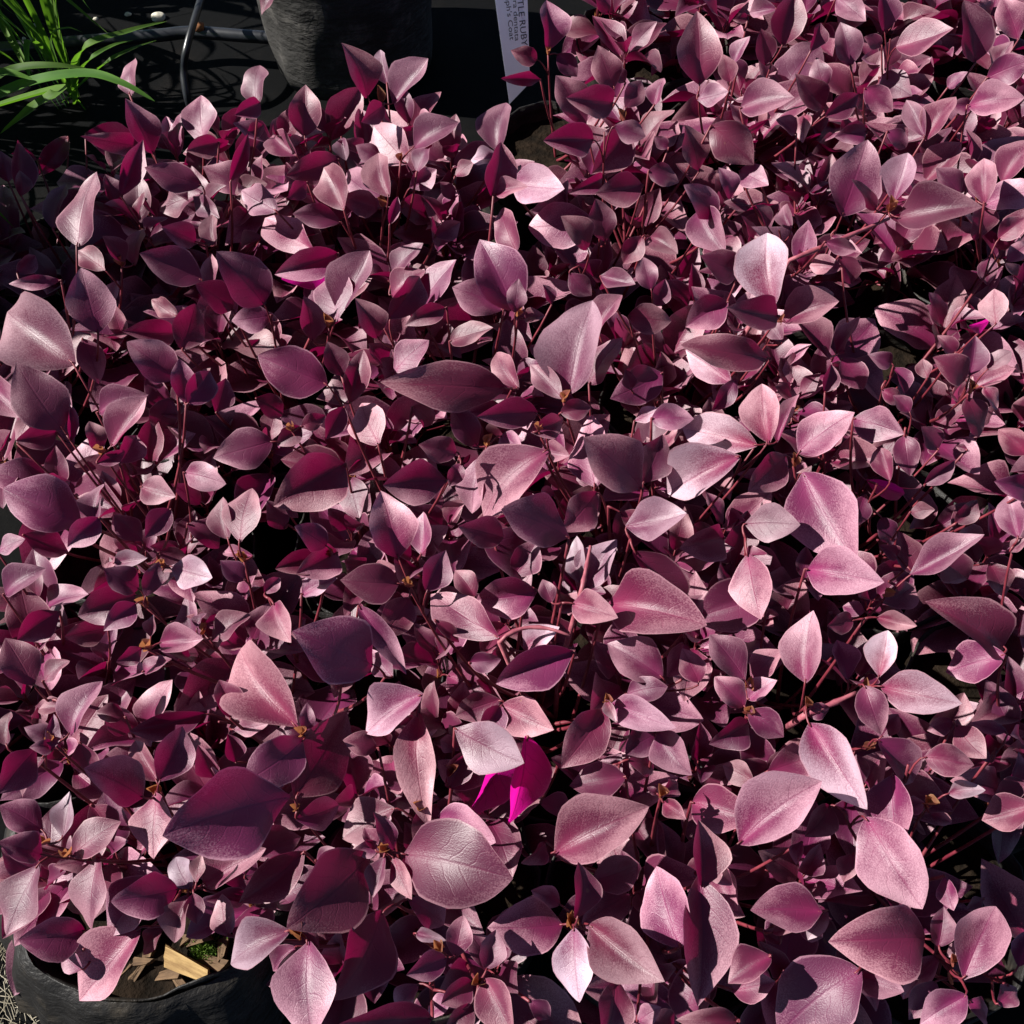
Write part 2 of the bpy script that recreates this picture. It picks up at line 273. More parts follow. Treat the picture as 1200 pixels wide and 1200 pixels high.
# ------------------------------------------------------------------ leaves read off the photograph: base x y, tip x y, width, facing + layer
# (each block is a 400 px tile at three times its size); facing: w sheen towards sun and eye, b sunward, m middling, d grazing, s away, t lit from behind
TILES = {
(0, 0): """455 330 458 190 70 b0,540 540 445 345 95 d1,425 690 505 490 80 m0,270 865 325 595 130 b0,185 805 220 635 75 b1,400 710 375 610 60 m2,715 500 700 330 150 b1,770 500 655 530 80 d0,
710 650 508 590 95 m0,710 675 550 735 85 b1,680 690 770 765 70 b1,900 370 900 220 120 b0,915 360 825 405 70 d0,810 640 875 470 55 m0,1070 480 1075 295 110 m1,1040 545 945 470 90 b1,
1190 560 1010 620 115 m1,1210 740 1140 590 120 b0,970 740 840 665 105 b1,1080 640 1015 700 70 d1,1200 780 1030 750 80 m1,1100 880 920 760 115 b2,920 830 830 880 50 b2,755 865 740 750 60 b1,
690 850 570 800 85 d1,515 835 580 760 65 b2,470 930 490 795 75 b1,440 920 360 830 95 d1,710 985 490 890 125 m0,370 950 270 880 80 b1,345 1170 285 940 165 m0,930 1070 770 885 200 d0,820 1090 690 1000 105 d1,
740 1010 740 890 75 b2,1190 890 970 965 110 m1,1195 905 1000 990 90 t2,255 1275 -5 1080 240 w0,640 1230 690 1065 135 m1,620 1170 440 1165 90 d2,620 1110 525 1050 65 b2,1100 1200 1070 1040 100 d1,1180 1130 1180 930 115 b1,
960 1110 815 1130 135 m1,215 985 30 1000 45 m1,75 690 70 490 95 s2,75 690 75 600 70 s1,30 640 0 530 90 s2,130 560 40 540 60 s3,240 480 130 620 80 s3,300 470 480 540 150 m2,540 520 290 480 60 d2,870 470 930 440 60 d1,
820 690 930 640 80 b2,690 740 720 800 90 b2,60 960 130 900 90 s2,500 690 560 760 90 s2""",
(400, 0): """-180 -90 -290 45 150 b0,-150 -90 -230 -160 120 m0,-150 -95 -40 -150 130 b0,95 345 20 150 155 d0,160 295 130 170 60 w1,180 365 305 205 125 b0,150 370 70 430 95 d0,250 520 397 415 150 b0,230 575 110 440 145 w1,140 560 50 510 95 m1,165 690 120 530 95 b0,265 605 310 500 75 b0,
240 660 335 595 90 m1,140 720 -10 600 115 b1,130 735 0 690 90 m1,170 790 200 690 38 m0,545 530 562 345 125 b1,560 560 450 560 60 w1,530 690 570 500 135 d0,400 620 465 565 85 b2,540 680 650 650 65 b0,590 640 780 660 145 w1,
610 880 545 720 95 b2,610 1090 490 835 185 m0,610 1100 625 980 65 m0,640 1120 710 1105 68 b0,-10 1100 100 880 135 b1,180 960 280 850 80 b2,170 1040 280 940 75 b2,270 1080 400 910 105 b2,170 1120 290 970 100 d1,370 1080 235 1140 70 m1,
570 1090 390 1010 140 m1,380 1200 530 1150 80 b1,130 1190 60 1050 110 d1,890 490 715 495 115 d0,860 440 755 265 115 m1,960 360 800 345 115 d0,960 310 905 160 145 m1,1000 380 1060 280 95 m0,1100 370 1130 270 75 b1,
1010 450 885 610 195 m1,960 440 1070 480 110 m0,1060 650 895 680 115 m0,930 620 820 680 60 d2,1080 600 1190 640 125 s1,1080 830 1175 885 95 b1,890 780 655 800 200 m2,870 880 790 760 105 d1,930 850 900 700 105 m2,1060 830 990 930 95 m1,
800 960 880 1040 115 m2,740 1070 710 1000 80 d2,910 970 1035 1000 75 b1,1090 1020 1060 905 85 m1,795 1386 870 1045 220 w0,900 1160 980 1030 105 b1,1010 1110 1165 1130 115 m1,1100 1080 1140 980 80 m2,
730 180 735 0 135 s2,760 190 830 270 115 s2,690 210 600 180 85 s2,700 280 560 275 28 d1,400 700 350 640 120 s2,480 720 420 850 120 s3,200 720 330 760 100 d2,330 830 420 780 80 m2,0 480 10 560 60 w1,1150 520 1100 480 110 s2,1000 290 950 240 80 m2""",
(800, 0): """60 300 50 40 145 m0,50 350 160 320 88 b0,200 380 390 340 135 b0,170 290 140 190 90 m1,180 220 235 125 85 b2,290 230 275 100 110 d2,350 160 400 -30 125 m1,450 180 485 80 48 d0,590 230 560 75 110 m1,540 -10 640 70 95 w2,
710 110 700 -40 115 d0,750 165 952 100 125 b0,700 160 640 130 75 d1,1030 220 1000 0 115 d0,1180 140 1120 -10 135 m1,1100 230 1160 140 70 w1,1070 275 1230 210 105 m1,1000 370 1195 330 120 b0,1020 380 940 370 62 m1,930 310 1000 250 85 b2,
100 440 250 580 150 m0,60 600 20 440 135 d2,500 310 470 200 105 m2,500 380 400 260 95 s2,500 410 620 330 78 m1,640 310 740 390 100 m1,690 270 800 330 115 b2,850 490 950 325 88 b0,850 480 785 350 78 w0,850 640 980 500 115 b2,980 690 895 590 80 d1,
1060 715 1050 545 105 w0,1120 640 1220 480 110 b1,1060 720 1250 660 100 b1,560 760 655 490 185 m0,740 710 790 535 135 w0,680 740 600 630 55 d0,750 765 1045 715 145 b0,730 765 848 770 52 d0,50 740 140 885 165 b1,120 760 10 650 105 d1,
170 700 140 590 85 d0,200 600 300 650 95 b2,240 730 150 710 42 m0,300 800 260 720 65 d1,380 810 350 715 60 b1,320 1070 285 808 178 w0,200 960 70 900 115 d1,380 1070 545 1030 95 m1,350 1130 542 1050 175 b1,340 1110 160 1080 115 d0,160 1060 10 1150 115 m1,
560 940 440 930 68 w1,550 900 600 1000 95 d2,1100 1140 1090 1010 100 b1,1080 1130 1010 1150 55 t2,1140 920 1220 850 95 m1,1110 840 1210 760 95 m1,1060 700 1040 850 95 d1,1080 900 1070 1000 90 s2,400 470 330 420 110 s2,430 400 420 500 70 b2,
330 30 230 40 60 w2,230 60 180 70 60 m1,900 600 760 590 110 m2,650 460 540 480 100 m2,600 340 660 380 80 d2,1000 640 910 680 100 s2,500 850 610 880 60 m0,520 830 630 890 40 w1,350 1200 300 1130 70 w1,720 460 790 520 70 m1""",
(0, 400): """220 310 58 75 190 m0,-30 150 70 260 120 b1,290 -10 350 150 95 m1,620 130 450 0 165 m0,650 220 630 60 85 m0,660 220 745 100 110 m0,1150 150 905 50 180 m0,1200 120 1150 0 130 m1,390 370 515 195 95 b0,340 250 500 175 80 b1,
340 430 440 385 50 m0,250 350 250 220 38 m0,350 390 320 280 80 d0,60 360 110 260 45 b2,290 640 15 510 200 m1,60 530 245 490 85 d0,330 640 352 495 80 w1,350 620 238 725 95 m0,645 460 782 495 95 b0,495 510 615 545 100 b0,600 590 510 690 95 m0,
960 350 750 410 150 m0,1060 300 975 365 75 m0,1060 300 1145 260 65 m0,1210 230 1145 345 75 m0,1215 430 968 580 195 m0,840 705 875 508 115 b0,800 695 780 545 85 b0,-10 740 80 690 95 b1,10 890 140 790 95 b1,490 870 370 800 115 d0,480 890 275 965 135 m1,480 920 370 1015 85 m0,
400 780 515 760 60 w2,510 900 560 775 68 m0,560 850 620 820 55 b2,600 790 745 830 125 w2,560 1060 715 1045 95 b0,690 1010 715 950 42 b1,890 755 780 740 40 b1,860 840 775 770 95 m0,930 885 985 830 65 m0,1150 720 1040 650 120 d0,1130 760 970 800 85 m1,1190 740 1050 820 135 d1,
1060 890 1180 830 75 w2,960 920 1015 1055 115 b0,740 1050 870 955 125 b2,1035 1350 815 1068 225 w0,1320 1140 1050 1020 240 d0,120 1210 20 1040 145 m0,210 950 60 1050 150 s2,150 1195 235 1120 75 b1,500 1080 415 1130 110 d0,500 1160 590 1110 85 b0,530 1040 540 960 48 w0,
380 1010 230 1040 100 s2,500 700 400 610 105 s2,80 680 240 740 90 s2,600 200 540 330 130 s3,760 250 800 130 130 s2,900 200 1000 260 160 s2,420 430 480 330 90 s2,660 640 780 720 110 s2,560 740 660 760 120 s2,200 320 60 350 90 s1,720 1000 800 960 120 s2,1000 660 940 560 90 s3,820 620 760 600 70 m2,1010 590 1050 620 60 m2""",
(400, 400): """30 220 80 30 85 m1,180 110 300 -10 95 b1,580 165 145 145 165 m0,690 250 475 265 105 d0,620 165 535 30 85 b0,780 205 662 80 78 w0,870 150 980 -20 115 b1,670 320 790 270 80 m0,770 250 880 230 75 m0,480 370 390 230 95 m1,130 365 60 210 130 b2,
720 380 470 605 225 w0,500 400 445 600 90 b1,800 690 565 590 175 d0,900 530 785 672 150 d0,890 510 870 250 145 b1,1060 520 860 340 175 d0,1060 500 1140 330 115 s1,410 390 280 365 90 d0,370 490 145 505 160 m0,420 430 380 512 78 m0,200 760 140 525 155 m0,280 750 290 600 95 b2,
205 850 0 840 150 m0,240 900 140 1045 130 m1,300 880 370 735 115 m0,500 690 705 800 175 d0,690 880 475 910 155 m1,570 690 410 650 110 d0,550 1040 303 885 135 b0,470 900 400 800 90 m2,860 870 960 690 130 w2,840 850 822 680 75 w2,1000 650 1215 605 170 w0,1398 400 1130 525 165 w0,
925 920 1265 985 220 b1,1030 740 1215 950 120 d0,810 920 965 968 130 w0,640 1090 760 1000 125 w1,740 920 708 835 58 m0,820 1090 545 1205 140 m0,1130 1180 935 1060 155 m1,0 1190 60 1000 155 d1,60 930 230 1170 85 m0,180 1180 100 1100 80 b1,1130 110 950 200 125 s2,
1030 280 1120 235 48 w1,1090 270 1240 270 110 m0,1210 1060 1150 1180 110 m1,560 330 640 400 90 w1,250 230 330 290 90 d2,30 480 60 620 130 b2,330 980 420 1060 45 m0,1020 170 1000 100 100 s2,600 830 690 700 140 m1,750 540 700 520 70 w1,980 600 1060 650 110 s1,700 380 800 400 90 w2,450 1130 560 1120 90 s1""",
(800, 400): """310 60 15 15 120 d0,170 145 10 30 110 w1,190 130 110 248 62 m0,300 355 265 138 130 w0,330 355 405 180 55 b1,405 390 600 245 140 w0,600 270 775 322 118 b0,260 365 -10 300 135 w1,370 400 235 530 130 d1,420 460 610 782 240 b0,215 640 408 640 150 w0,
225 745 265 972 170 b0,430 800 695 835 160 b0,300 900 30 980 175 s2,730 490 690 370 75 b0,650 490 790 545 48 t1,850 505 962 420 62 m1,560 60 640 170 130 s2,740 90 790 180 100 s2,1000 200 1050 340 130 s1,780 330 800 470 95 s2,740 80 660 50 62 m1,700 170 770 220 60 m2,860 130 840 60 55 b1,
1010 120 1030 -20 95 m0,1070 100 1152 32 68 b0,1000 140 900 60 105 d0,960 40 900 -20 65 m1,1060 160 1110 240 52 m0,1215 400 1110 310 95 m1,1220 520 1110 495 95 d0,1180 690 1140 540 105 b1,800 820 1062 680 115 b0,820 820 760 668 95 m1,800 600 885 590 62 b1,700 920 815 860 95 d1,
680 970 822 1000 62 b0,1140 1080 888 915 170 d1,1130 1100 918 1160 135 b0,430 1200 455 943 145 b0,220 1190 95 1030 130 m0,240 1190 345 1080 110 b1,690 1180 720 1015 105 w0,600 980 510 1000 75 d0,580 1190 540 1050 90 d1,690 1210 970 1265 140 w0,60 1200 0 1080 115 m1,-10 1000 70 890 95 b1,
150 690 0 730 150 d1,960 640 1040 560 90 s2,900 760 1010 840 120 s2,640 540 600 660 130 s2,700 620 740 720 120 s3,1080 780 1140 900 130 s3,500 180 530 80 110 s1,800 250 740 190 70 m1,900 380 840 300 90 s3,640 950 560 930 60 b1,1150 740 1210 690 80 b1,760 760 700 720 110 s1,1000 380 960 370 60 m1""",
(0, 800): """240 185 335 -15 155 b0,230 80 130 90 62 b1,20 220 30 100 65 b1,130 230 0 390 160 d0,190 195 90 160 80 m0,180 240 190 110 48 m0,190 220 110 230 62 d0,150 260 60 400 125 b1,560 350 648 155 140 m0,550 345 465 200 95 w1,720 110 455 175 90 m1,505 405 300 300 170 d0,545 385 530 618 150 b0,
250 612 412 485 120 b0,220 545 245 383 82 w1,150 520 0 430 140 s1,150 605 0 560 110 d0,130 640 10 888 175 b1,340 610 300 868 145 b0,560 680 373 888 170 b1,630 725 403 770 150 d0,670 725 608 610 88 w0,660 740 600 912 82 w0,680 740 692 850 78 m0,690 705 705 600 42 w0,710 712 925 578 120 w1,
1020 400 575 540 285 d0,1070 200 880 348 170 d0,820 165 945 140 65 w1,1080 185 1080 70 52 m0,1070 185 1000 160 62 m0,810 125 770 -10 95 m0,1040 400 1230 100 220 d1,1040 480 1195 430 105 d1,1070 595 838 778 130 m1,800 890 775 740 105 w1,1012 870 788 985 155 w0,1310 600 1030 870 285 d0,
1080 905 1080 1260 240 w0,1060 870 1122 930 85 m0,1040 930 950 1012 75 b1,1110 625 1192 590 62 b0,490 860 268 1118 195 b1,570 860 490 955 105 b1,285 1010 215 960 90 w1,300 870 70 910 165 s1,830 280 800 180 110 s2,440 120 340 100 180 s2,900 600 1060 540 130 s2,860 690 970 720 130 s2,280 210 330 330 90 s2,60 560 150 480 100 s2,320 430 400 560 110 s2""",
(400, 800): """280 40 75 175 175 w0,130 230 10 200 92 m1,265 100 280 502 115 w0,420 230 345 200 60 b1,380 370 440 240 90 m1,370 365 515 230 120 d1,560 80 745 165 135 w1,595 215 458 482 115 t1,655 190 607 510 115 t0,560 80 500 200 120 s1,185 440 0 548 155 b1,190 590 122 458 65 d0,210 600 578 680 290 r0,330 480 535 560 175 w1,
180 610 240 760 72 b0,130 570 40 590 62 m0,120 590 80 510 62 m0,150 610 108 755 62 b0,150 800 0 1120 195 d1,240 760 375 850 110 d1,260 880 362 905 48 w0,400 965 430 820 88 m0,510 1010 545 868 122 m0,370 970 228 1028 100 d0,460 1050 350 1130 120 d0,270 1060 190 1160 100 w1,380 1100 300 1180 70 b1,320 1180 -10 1200 115 d0,
500 1040 600 1240 155 b0,460 1130 370 1220 110 m0,780 850 518 860 205 m1,830 830 855 633 142 d0,770 780 668 730 80 m1,815 860 825 1122 138 w0,870 850 1132 1050 190 w0,970 1040 930 1270 155 d0,1040 1190 1122 1140 75 w1,740 600 1062 425 210 w1,1190 930 1098 640 185 b0,930 90 783 297 145 m0,940 70 1157 150 110 b0,
930 60 965 140 38 w0,1000 40 1140 10 85 b1,1110 180 1000 250 110 s1,1110 170 1220 320 130 b1,1130 390 1190 350 62 d0,1110 390 1078 370 58 d0,1130 420 1210 480 62 b0,940 300 992 350 55 b2,1000 330 800 360 125 s1,880 700 1050 640 160 s2,720 560 640 640 150 s3,560 60 400 120 150 s2,700 420 820 460 100 s3,1090 1000 1180 1010 130 s2,660 1120 740 1180 130 s3,1010 270 1110 300 110 d2,340 430 260 560 110 s1""",
(800, 800): """220 85 120 -20 112 m0,230 60 330 -10 105 b1,235 140 103 220 120 d0,230 100 357 192 98 m0,430 110 520 90 62 m0,640 10 700 182 112 m0,700 190 760 110 65 m1,440 140 637 442 172 w0,690 200 818 352 122 d0,850 260 1027 290 172 m0,960 150 1065 265 112 b1,930 390 1060 375 65 w1,1140 170 1010 140 48 m1,
870 460 947 492 44 m1,300 310 465 250 120 m1,195 565 478 338 212 w0,30 420 250 480 160 b1,250 350 140 290 85 b1,70 720 60 480 122 d0,100 620 172 712 75 w0,110 640 195 805 135 b1,60 680 60 1142 185 m0,490 805 238 800 165 m0,310 960 158 1052 120 s0,170 1080 325 1050 115 b1,510 800 440 905 75 w1,
735 320 752 582 165 b0,640 470 830 792 215 b0,600 600 560 700 75 b1,870 900 553 925 300 d0,620 1010 315 1240 300 b0,620 1030 775 1085 135 w1,900 960 768 1112 95 w1,890 1050 795 1185 105 m1,900 930 920 788 92 m0,920 680 952 802 72 b0,990 1042 1106 778 182 m0,1000 930 928 962 58 b0,
1000 1100 835 1200 142 m0,1230 430 1048 482 165 b1,200 1190 -10 1190 95 m0,420 560 400 640 65 b1,310 880 412 850 45 b1,1220 360 1100 390 110 s2,520 430 440 540 150 s1,950 130 860 170 110 s1,1080 280 1040 240 110 s2,400 830 500 900 90 s2,340 920 280 870 90 s2,1180 1000 1210 870 80 m1,760 440 850 420 90 m1,600 250 640 350 120 s2,1060 760 1000 800 100 s3,1010 1120 1090 1190 130 d1,1110 1130 1180 1070 110 d1""",
}
LAYER_Z = [0.010, -0.015, -0.038, -0.065, 0.022]
def solve_leaf(bx, by, tx, ty, wpx, code, layer, rnd):
    z = CANOPY + LAYER_Z[layer] + rnd.uniform(-0.008, 0.008)
    B = at(bx, by, z); V = (CAM - B).normalized()
    j = Vector((rnd.uniform(-1, 1), rnd.uniform(-1, 1), 0))*0.16
    if code == 'w': N = (SUN*0.95 + V)
    elif code in 'br': N = (V*0.55 + SUN*0.75)
    elif code == 'm': N = V + Vector((0.22, 0, 0)) + j
    elif code == 'd': N = V + Vector((0.72, -0.05, 0)) + j*0.6
    elif code == 's': N = V + Vector((0.3, 0, 0)) + j*2.2
    else: N = V - SUN*0.95
    N = (N + j*(0.12 if code == 'w' else 0.5)).normalized()
    d = ray(tx, ty); flat = (Vector((tx-bx, ty-by)).length)/FPX*(B-CAM).dot(FWD)
    for _ in range(12):
        den = d.dot(N)
        if den < -0.25:
            T = CAM + d*((B-CAM).dot(N)/den); L = (T-B).length
            if L < 1.45*flat: break
        N = (N*0.75 + V*0.25).normalized()
    else:
        T = CAM + d*((B-CAM).length); L = (T-B).length
    ax = (T-B)/L; N = (N - ax*N.dot(ax)).normalized(); W = N.cross(ax).normalized()
    mid = (B+T)/2; p0 = to_px(mid); p1 = to_px(mid + W*0.01)
    a2 = Vector((tx-bx, ty-by)).normalized(); dp = p1-p0; perp = abs(dp.x*a2.y - dp.y*a2.x)/0.01
    width = 1.08*wpx/max(perp, 1e-3)
    width = max(0.30*L, min(0.70*L, width))
    return B, ax, W, N, L, width
LF = []
rl = random.Random(11)
for (ox, oy), txt in TILES.items():
    for it in txt.replace('\n', '').split(','):
        a = it.split(); bx, by, tx, ty, wd = [float(q) for q in a[:5]]
        code, layer = a[5][0], int(a[5][1])
        LF.append((code, layer) + solve_leaf(ox+bx/3, oy+by/3, ox+tx/3, oy+ty/3, wd/3, code, layer, rl))

# the leaf over the drooping magenta one, between it and the sun
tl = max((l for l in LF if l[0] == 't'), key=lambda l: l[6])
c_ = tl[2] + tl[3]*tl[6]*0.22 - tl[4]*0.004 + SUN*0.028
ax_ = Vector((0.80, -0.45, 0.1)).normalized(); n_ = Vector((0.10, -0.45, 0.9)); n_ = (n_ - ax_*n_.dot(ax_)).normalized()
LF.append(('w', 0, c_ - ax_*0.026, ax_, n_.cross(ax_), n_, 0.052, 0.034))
# ------------------------------------------------------------------ plants: one per grow bag
# canopy pixel of each plant and what sets it apart
PLANTS = [
 (150, 985, 'a'), (480, 1000, 'b'), (800, 1010, 'c'), (1120, 1010, 'd'),
 (10, 760, 'e'), (320, 775, 'f'), (640, 770, 'g'), (960, 770, 'h'), (1250, 770, 'i'),
 (140, 560, 'j'), (450, 560, 'k'), (760, 560, 'l'), (1060, 560, 'm'), (1340, 560, 'n'),
 (20, 385, 'o'), (290, 385, 'p'), (560, 385, 'q'), (830, 385, 'r'), (1110, 385, 's'), (1370, 385, 't'),
 (190, 225, 'u'), (430, 215, 'v'), (740, 225, 'w'), (970, 225, 'x'), (1200, 225, 'y'),
 (660, 90, 'z'), (870, 80, 'aa'), (1090, 80, 'ab'), (1310, 80, 'ac'), (960, -40, 'ad'), (1160, -40, 'ae'), (20, 230, 'af'), (770, -45, 'ag'),
]
SOIL_Z = 0.150; RIM_Z = 0.172
pl = []
for x, y, k in PLANTS:
    p = at(x, y, CANOPY-0.03); pl.append(Vector((p.x, p.y, SOIL_Z)))
pa = at(150, 1174, RIM_Z); pl[0] = Vector((pa.x, pa.y+0.105, SOIL_Z))            # its near rim shows
BIG = at(415, 62, 0.0); pl.append(Vector((BIG.x, BIG.y, 0.255))); PLANTS.append((437, 30, 'big'))
LABELS = {
 'a': 'purple-leaved plant in the collared bag, its lowest leaves hanging over the wood chip',
 'b': 'purple-leaved plant with a very big pink leaf folded along its midrib, below the magenta leaf',
 'c': 'purple-leaved plant with two pale lilac leaves spreading under one dark upright leaf',
 'd': 'purple-leaved plant with a very large round dark leaf, beside the bare dark gap',
 'e': 'purple-leaved plant rooted just behind the collared bag at the open side of the bed',
 'f': 'purple-leaved plant with a wide lilac leaf next to a large wine-dark leaf',
 'g': 'purple-leaved plant carrying the drooping bright magenta leaf',
 'h': 'purple-leaved plant with upright lilac leaves between the magenta leaf and the bare gap',
 'i': 'purple-leaved plant leaning over the rear side of the bare dark gap',
 'j': 'purple-leaved plant with an upright pink leaf pair, behind the one with the wide lilac leaf',
 'k': 'purple-leaved plant with a broad speckled leaf beside overlapping dark blunt leaves',
 'l': 'purple-leaved plant with two silvery pale leaves beside a blunt dark one',
 'm': 'purple-leaved plant with a large heart-shaped pink leaf below orange young tips',
 'n': 'purple-leaved plant ending the row of the heart-shaped pink leaf',
 'o': 'purple-leaved plant with one broad white-pink leaf at the open side of the bed',
 'p': 'purple-leaved plant with a square wine leaf and a small glowing magenta leaf beneath',
 'q': 'purple-leaved plant with a long glossy wine leaf lying below a tall silver-pink leaf',
 'r': 'purple-leaved plant with a pale diamond leaf standing over a low dark one',
 's': 'purple-leaved plant with small crimson tips rising from a dark hollow',
 't': 'purple-leaved plant at the row end beyond the dark hollow',
 'u': 'purple-leaved plant reaching under the arching green blade',
 'v': 'purple-leaved plant directly in front of the tall grey-black bag',
 'w': 'purple-leaved plant with a big speckled leaf, in front of the plant by the tag',
 'x': 'purple-leaved plant with a long pale leaf lying over a slanting twig',
 'y': 'purple-leaved plant with an upright lilac leaf, next to the slanting twig',
 'z': 'small purple-leaved plant standing right beside the pale tag',
 'aa': 'purple-leaved plant with a tall upright pink leaf, next past the tag',
 'ab': 'purple-leaved plant with a pointed pale leaf, second past the tag',
 'ac': 'purple-leaved plant third past the tag, at the row end',
 'ad': 'purple-leaved plant behind the one with the tall upright pink leaf',
 'ae': 'purple-leaved plant behind the one second past the tag',
 'af': 'dim purple-leaved plant shaded by the added strap-leaf plant',
 'ag': 'purple-leaved plant standing behind and beside the tag plant, next to the bare mat',
 'big': 'purple-leaved plant growing in the tall grey-black bag'}
plant_obj = []
for i, p in enumerate(pl):
    e = empty('purple_foliage_plant', (0, 0, 0)); plant_obj.append(e)
    e.location = p; tag(e, LABELS[PLANTS[i][2]], 'plant', 'purple-leaved plants in grow bags')

# ------------------------------------------------------------------ shoots: gather neighbouring leaf bases, grow a stem to each
shoots = []            # [centre, [leaf tuples]]
for lf in LF:
    B = lf[2]; best = None
    for s in shoots:
        d = (s[0]-B).length
        if d < 0.030 and (best is None or d < best[0]): best = (d, s)
    if best:
        s = best[1]; s[1].append(lf); n = len(s[1]); s[0] = s[0]*((n-1)/n) + B/n
    else: shoots.append([B.copy(), [lf]])

def blocked(p):
    """bare places between the bags that the photograph shows"""
    q = to_px(Vector((p.x, p.y, CANOPY-0.06)))
    x, y = q
    if y < 105 and x < 570: return True
    if 545 < x < 650 and y < 250: return True
    if 560 < x < 700 and y < 175: return True
    if x < 60 and y < 350: return random.random() < 0.5
    if 1085 < x and 935 < y < 1060: return True
    if x < 300 and y > 1085: return True
    for x0, y0, x1, y1 in ((985, 285, 1110, 470), (1030, 470, 1200, 560), (1000, 560, 1120, 650), (640, 955, 745, 1040), (1090, 650, 1200, 740), (0, 150, 75, 340), (300, 615, 420, 700), (540, 830, 660, 870), (830, 740, 880, 830), (60, 1080, 130, 1120)):
        if x0 < x < x1 and y0 < y < y1: return random.random() < 0.85
    return False

def fill_shoot(top, rnd, size):
    out = []; ang = rnd.uniform(0, 6.28)
    lean = Vector((rnd.uniform(-.35, .35), rnd.uniform(-.35, .35), 1)).normalized()
    for k in range(4):
        f = [0.55, 0.85, 1.0, 1.05][k]; down = [0.0, 0.009, 0.026, 0.05][k]; tilt = [0.95, 0.55, 0.25, 0.02][k]
        for s in (0, math.pi):
            if k == 3 and rnd.random() < 0.3: continue
            a = ang + s + k*math.pi/2 + rnd.uniform(-.3, .3); tl = tilt + rnd.uniform(-.22, .22)
            ax = Vector((math.cos(a)*math.cos(tl), math.sin(a)*math.cos(tl), math.sin(tl))) + (lean-Vector((0, 0, 1)))*0.5; ax.normalize()
            N = Vector((0, 0, 1)) + Vector((rnd.uniform(-.3, .3), rnd.uniform(-.3, .3), 0)); N = (N - ax*N.dot(ax)).normalized(); W = N.cross(ax)
            L = size*f*rnd.uniform(.85, 1.12)
            out.append(('f', 1, top - lean*down + ax*0.004, ax, W, N, L, L*rnd.uniform(.48, .64)))
    return [top.copy(), out]

rf = random.Random(23)
mids = [to_px(l[2] + l[3]*l[6]*0.5) for l in LF if l[1] < 2]
def gap(t):
    q = to_px(t); return min(((q-m_).length for m_ in mids)) if mids else 999
for i, p in enumerate(pl):
    if PLANTS[i][2] == 'big':
        for k in range(9):
            a = 2*math.pi*k/9; r = 0.065*math.sqrt(rf.uniform(.1, 1))
            shoots.append(fill_shoot(Vector((p.x+math.cos(a)*r, p.y+.02+math.sin(a)*r, rf.uniform(0.34, 0.41))), rf, rf.uniform(.05, .066)))
        continue
    n = 0                                               # shoots that close the canopy between the leaves above
    for k in range(60):
        a = rf.uniform(0, 6.28); r = 0.10*math.sqrt(rf.random())
        t = Vector((p.x+math.cos(a)*r, p.y+math.sin(a)*r, rf.uniform(0.180, 0.222)))
        if blocked(t) or gap(t) < 13 + 0.012*to_px(t).y: continue
        if any((t-s_[0]).length < 0.036 for s_ in shoots if len(s_) > 2): continue
        shoots.append(fill_shoot(t, rf, rf.uniform(0.053, 0.069)*(1+max(0, min(.32, t.y*.7)))) + ['f']); n += 1
        if n == 7: break
    for k in range(2):                                  # lower shoots
        a = 2*math.pi*(k+rf.random()*.8)/2; r = 0.09*math.sqrt(rf.uniform(.1, 1))
        t = Vector((p.x+math.cos(a)*r, p.y+math.sin(a)*r, rf.uniform(0.165, 0.205)))
        if not blocked(t): shoots.append(fill_shoot(t, rf, rf.uniform(0.054, 0.070)))
for x, y, z in ((130, 205, .25), (205, 178, .262), (262, 165, .25), (330, 172, .262), (385, 160, .262), (430, 190, .255), (480, 150, .25), (528, 188, .25), (300, 222, .262), (160, 260, .25), (380, 240, .25), (240, 250, .255), (520, 262, .24)):
    shoots.append(fill_shoot(at(x, y, z), rf, rf.uniform(0.054, 0.070)))
def bez(a, b, c, n):
    return [a*(1-t)**2 + b*2*t*(1-t) + c*t*t for t in [i/n for i in range(n+1)]]
rs = random.Random(5)
